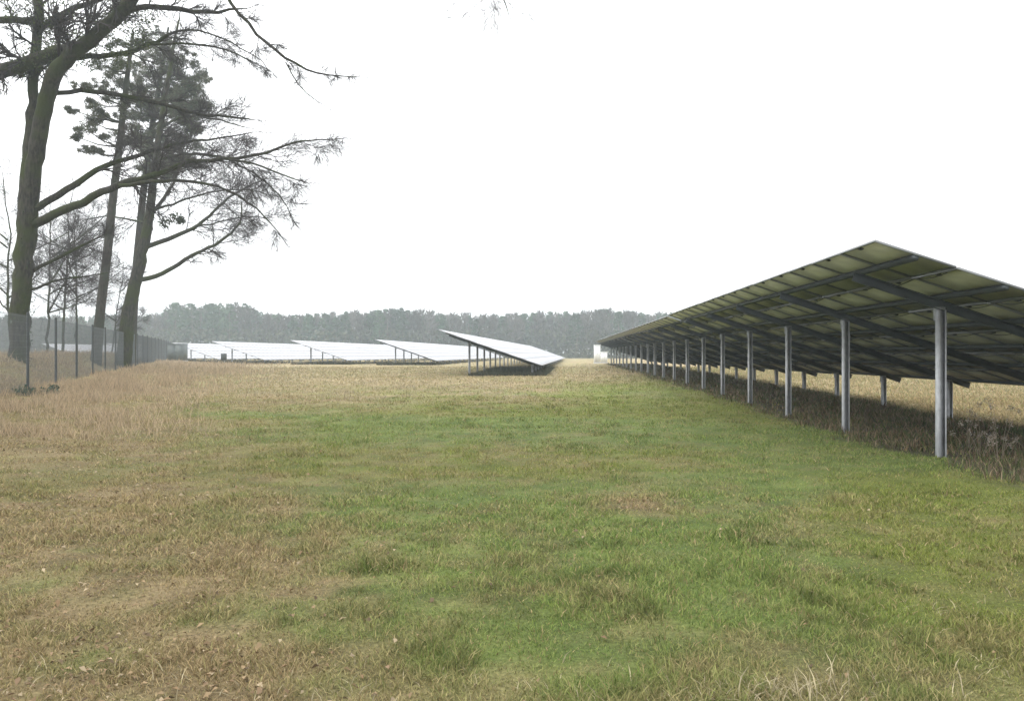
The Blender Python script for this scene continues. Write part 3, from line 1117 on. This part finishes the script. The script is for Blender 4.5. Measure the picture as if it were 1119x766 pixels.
rnd = np.random.default_rng(55)
G = MB()
for (n, z0, z1, s2) in ((340000, 2.2, 9, True), (290000, 9, 28, False), (100000, 28, 75, False)):
    x, y = scatter(n, z0, z1, rnd)
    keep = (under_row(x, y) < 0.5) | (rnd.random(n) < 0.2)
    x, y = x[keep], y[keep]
    n = len(x)
    d = dryness(x, y)
    dd = np.clip(d + rnd.normal(0, 0.16, n), 0, 1)
    dd = np.where(rnd.random(n) < 0.10, 1 - dd * 0.4, dd)
    tuft = fbm(x, y, 0.45, 71, 3)
    h = (0.028 + 0.055 * np.clip(tuft - 0.3, 0, 1) * 2) * rnd.uniform(0.5, 1.5, n) * (1 + 0.012 * y)
    h = h * (0.85 + 0.2 * sst(4.3, 3.4, y))
    clump = sst(0.58, 0.70, fbm(x, y, 0.28, 73, 3)) * (0.4 + 0.6 * sst(0.45, 0.6, fbm(x, y, 5, 75, 2)))
    h = h * (0.85 + 0.45 * clump)
    h += 0.05 * sst(24, 45, y) + 0.06 * dd * sst(9.8, 10.6, row_x(x, y))
    w = np.maximum(0.0045, 0.0011 * y) * rnd.uniform(0.7, 1.5, n)
    w = np.where(dd > 0.5, w * 1.1, w)
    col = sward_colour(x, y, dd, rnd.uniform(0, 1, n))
    col = col * (1 - 0.35 * clump * (dd < 0.5))[:, None]
    lean = np.clip(rnd.normal(0.75, 0.3, n) + 0.2 * dd, 0.1, 1.25)
    blades(G, x, y, h, w, lean, col, rnd, s2)
tag(G.build('grass', M_BLADE), 'short mossy green and winter-brown grass of the field', 'grass', kind='stuff')

# straw-coloured longer tussocks: by the fence, in the field beyond, and a few near the camera
rnd = np.random.default_rng(56)
D = MB()
n = 60000
y = 14 * (100 / 14) ** rnd.uniform(0, 1, n)
x = fence_x(y) + rnd.normal(1.0, 2.6, n) * (0.55 + 0.015 * y)
tf = fbm(x, y, 1.4, 81, 3)
keep = tf > 0.42
x, y, tf = x[keep], y[keep], tf[keep]
n = len(x)
col = np.array([0.33, 0.255, 0.165]) * rnd.uniform(0.55, 1.35, n)[:, None]
blades(D, x, y, (0.16 + 0.5 * (tf - 0.42) * 1.8) * rnd.uniform(0.5, 1.3, n), np.maximum(0.006, 0.0008 * y), rnd.uniform(0.15, 0.8, n), col, rnd, False)
n = 42000
x, y = scatter(n, 24, 95, rnd, 0.62)
tf = fbm(x, y, 2.4, 83, 3)
keep = (tf > 0.45) & (dryness(x, y) > 0.55) & (row_x(x, y) < 4.5)
x, y, tf = x[keep], y[keep], tf[keep]
n = len(x)
col = np.array([0.31, 0.265, 0.18]) * rnd.uniform(0.6, 1.3, n)[:, None]
blades(D, x, y, (0.07 + 0.5 * (tf - 0.45)) * rnd.uniform(0.35, 0.95, n), np.maximum(0.006, 0.0010 * y), rnd.uniform(0.2, 0.9, n), col, rnd, False)
# beyond the right-hand row
n = 26000
y = rnd.uniform(12, 70, n)
x = y * math.tan(YAW1) + rnd.uniform(10.2, 30, n)
col = np.array([0.20, 0.205, 0.095]) * rnd.uniform(0.6, 1.3, n)[:, None]
blades(D, x, y, rnd.uniform(0.05, 0.17, n), np.maximum(0.006, 0.0009 * y) * 1.3, rnd.uniform(0.2, 0.9, n), col, rnd, False)
for (cx, cy, nn, rr, hh) in ((-3.6, 3.55, 60, .5, .07), (0.3, 3.62, 80, .55, .07), (-1.2, 3.6, 80, .5, .07), (1.35, 3.6, 150, .25, .11), (-0.6, 3.7, 50, .5, .07), (2.3, 3.75, 60, .4, .08),
                             (1.0, 3.55, 80, .35, .08), (-2.2, 3.8, 70, .6, .09), (2.9, 4.6, 50, .4, .07)):
    x = cx + rnd.normal(0, rr, nn)
    y = cy + rnd.normal(0, rr * 0.35, nn)
    col = np.array([0.36, 0.31, 0.20]) * rnd.uniform(0.6, 1.25, nn)[:, None]
    blades(D, x, y, hh * rnd.uniform(0.5, 1.4, nn), np.full(nn, 0.006), rnd.uniform(0.5, 1.25, nn), col, rnd, True)
tag(D.build('dry_grass', M_BLADE), 'dead straw-coloured tussock grass along the fence and beyond the lane', 'grass', kind='stuff')

# weeds in the shade of the right-hand row
rnd = np.random.default_rng(57)
Wd = MB()
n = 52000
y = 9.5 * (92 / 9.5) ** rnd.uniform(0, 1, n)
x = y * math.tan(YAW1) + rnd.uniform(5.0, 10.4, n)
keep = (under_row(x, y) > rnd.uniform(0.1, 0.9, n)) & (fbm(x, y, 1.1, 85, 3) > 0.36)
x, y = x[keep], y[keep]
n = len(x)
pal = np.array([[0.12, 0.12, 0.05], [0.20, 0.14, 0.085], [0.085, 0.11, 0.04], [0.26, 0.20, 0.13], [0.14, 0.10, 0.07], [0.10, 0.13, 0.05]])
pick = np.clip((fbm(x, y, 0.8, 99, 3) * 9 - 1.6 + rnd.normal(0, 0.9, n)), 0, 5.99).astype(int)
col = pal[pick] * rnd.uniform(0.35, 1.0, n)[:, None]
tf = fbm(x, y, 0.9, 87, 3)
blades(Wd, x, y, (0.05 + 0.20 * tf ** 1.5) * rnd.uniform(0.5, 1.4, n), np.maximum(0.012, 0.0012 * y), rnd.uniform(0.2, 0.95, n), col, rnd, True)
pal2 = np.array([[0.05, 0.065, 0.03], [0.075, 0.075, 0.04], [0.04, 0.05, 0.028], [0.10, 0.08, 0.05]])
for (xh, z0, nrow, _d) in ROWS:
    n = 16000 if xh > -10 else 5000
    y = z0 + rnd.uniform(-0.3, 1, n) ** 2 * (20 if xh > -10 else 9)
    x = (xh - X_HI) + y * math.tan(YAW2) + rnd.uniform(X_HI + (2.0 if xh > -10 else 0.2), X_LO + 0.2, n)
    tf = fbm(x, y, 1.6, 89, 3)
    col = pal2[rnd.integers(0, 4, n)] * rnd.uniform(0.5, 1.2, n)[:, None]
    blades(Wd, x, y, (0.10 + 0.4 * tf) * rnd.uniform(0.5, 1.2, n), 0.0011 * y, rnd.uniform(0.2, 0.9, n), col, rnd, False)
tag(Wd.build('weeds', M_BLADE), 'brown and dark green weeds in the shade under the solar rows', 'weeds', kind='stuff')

# dead leaves lying in the grass
rnd = np.random.default_rng(58)
Lf = MB()
n = 30000
x, y = scatter(n, 2.4, 26, rnd)
pr = dryness(x, y) ** 1.5 * (0.25 + 0.75 * (fbm(x, y, 1.0, 95, 3) > 0.5)) + 0.03
pr = pr * sst(0.5, -2.5, x + 0.3 * (y - 4)) + 0.015 + 0.8 * np.exp(-(((x - 1.4) / 0.4) ** 2 + ((y - 8.4) / 0.5) ** 2))
keep = rnd.random(n) < pr * 0.7
x, y = x[keep], y[keep]
n = len(x)
z = H(x, y) + rnd.uniform(0.008, 0.035, n)
a = rnd.uniform(0, 2 * math.pi, n)
s = rnd.uniform(0.008, 0.021, n) * (1 + 0.035 * y)
A_ = np.stack([np.cos(a), np.sin(a), rnd.normal(0, 0.35, n)], 1) * s[:, None]
Bv = np.stack([-np.sin(a), np.cos(a), rnd.normal(0, 0.35, n)], 1) * (s * 0.6)[:, None]
c = np.stack([x, y, z], 1)
cup = np.array([0, 0, 0.008])
v = np.stack([c - A_, c - Bv + cup, c + A_, c + Bv + cup], 1).reshape(-1, 3)
pal = np.array([[0.17, 0.115, 0.065], [0.23, 0.165, 0.095], [0.11, 0.08, 0.05], [0.29, 0.23, 0.15], [0.19, 0.13, 0.08]])
Lf.add(v, np.arange(4 * n).reshape(-1, 4), np.repeat(pal[rnd.integers(0, 5, n)] * rnd.uniform(0.7, 1.2, n)[:, None], 4, 0))
tag(Lf.build('fallen_leaves', M_LEAF), 'brown fallen leaves scattered in the dead grass on the left', 'leaves', kind='stuff')


# ------------------------------------------------------------------ dry stalks near the last post
def stalk_plant(x, y, seed, label):
    rnd = np.random.default_rng(seed)
    z = float(H(np.array([x]), np.array([y]))[0])
    r = empty('dry_weed', (x, y, z))
    S, F = MB(), MB()
    cs = []
    for _ in range(6):
        hgt = rnd.uniform(0.3, 0.95)
        t = np.linspace(0, 1, 5)
        a = rnd.uniform(0, 2 * math.pi)
        ln = rnd.uniform(0.05, 0.45)
        pts = np.stack([0.05 * math.cos(a) + ln * math.cos(a) * t ** 2, 0.05 * math.sin(a) + ln * math.sin(a) * t ** 2, hgt * t - 0.03], 1)
        S.tube(pts, np.linspace(0.004, 0.002, 5), 4, col=np.array([0.24, 0.2, 0.15]))
        for q in (pts[-1], pts[-2]):
            cs.append(q)
    leaf_cloud(F, cs, [0.06] * len(cs), 260, 0.016, np.array([[0.27, 0.23, 0.18], [0.2, 0.16, 0.12], [0.33, 0.3, 0.25]]), rnd)
    S.build('stalks', M_BLADE, r)
    F.build('leaves', M_BLADE, r)  # pale seed heads clustered on the stalk tips, not foliage
    tag(r, label, 'weed', 'dry weeds beside the nearest post')


for i, (u, Z, lb) in enumerate(((1072, 12.4, 'pale dry weed with upright stalks right of the nearest post'),
                                (1092, 12.0, 'dry brown weed closest to the right frame edge under the panels'),
                                (1056, 13.6, 'dry weed in the shade just behind and right of the nearest post'))):
    stalk_plant((u - CU) / FPX * Z, Z, 900 + i, lb)
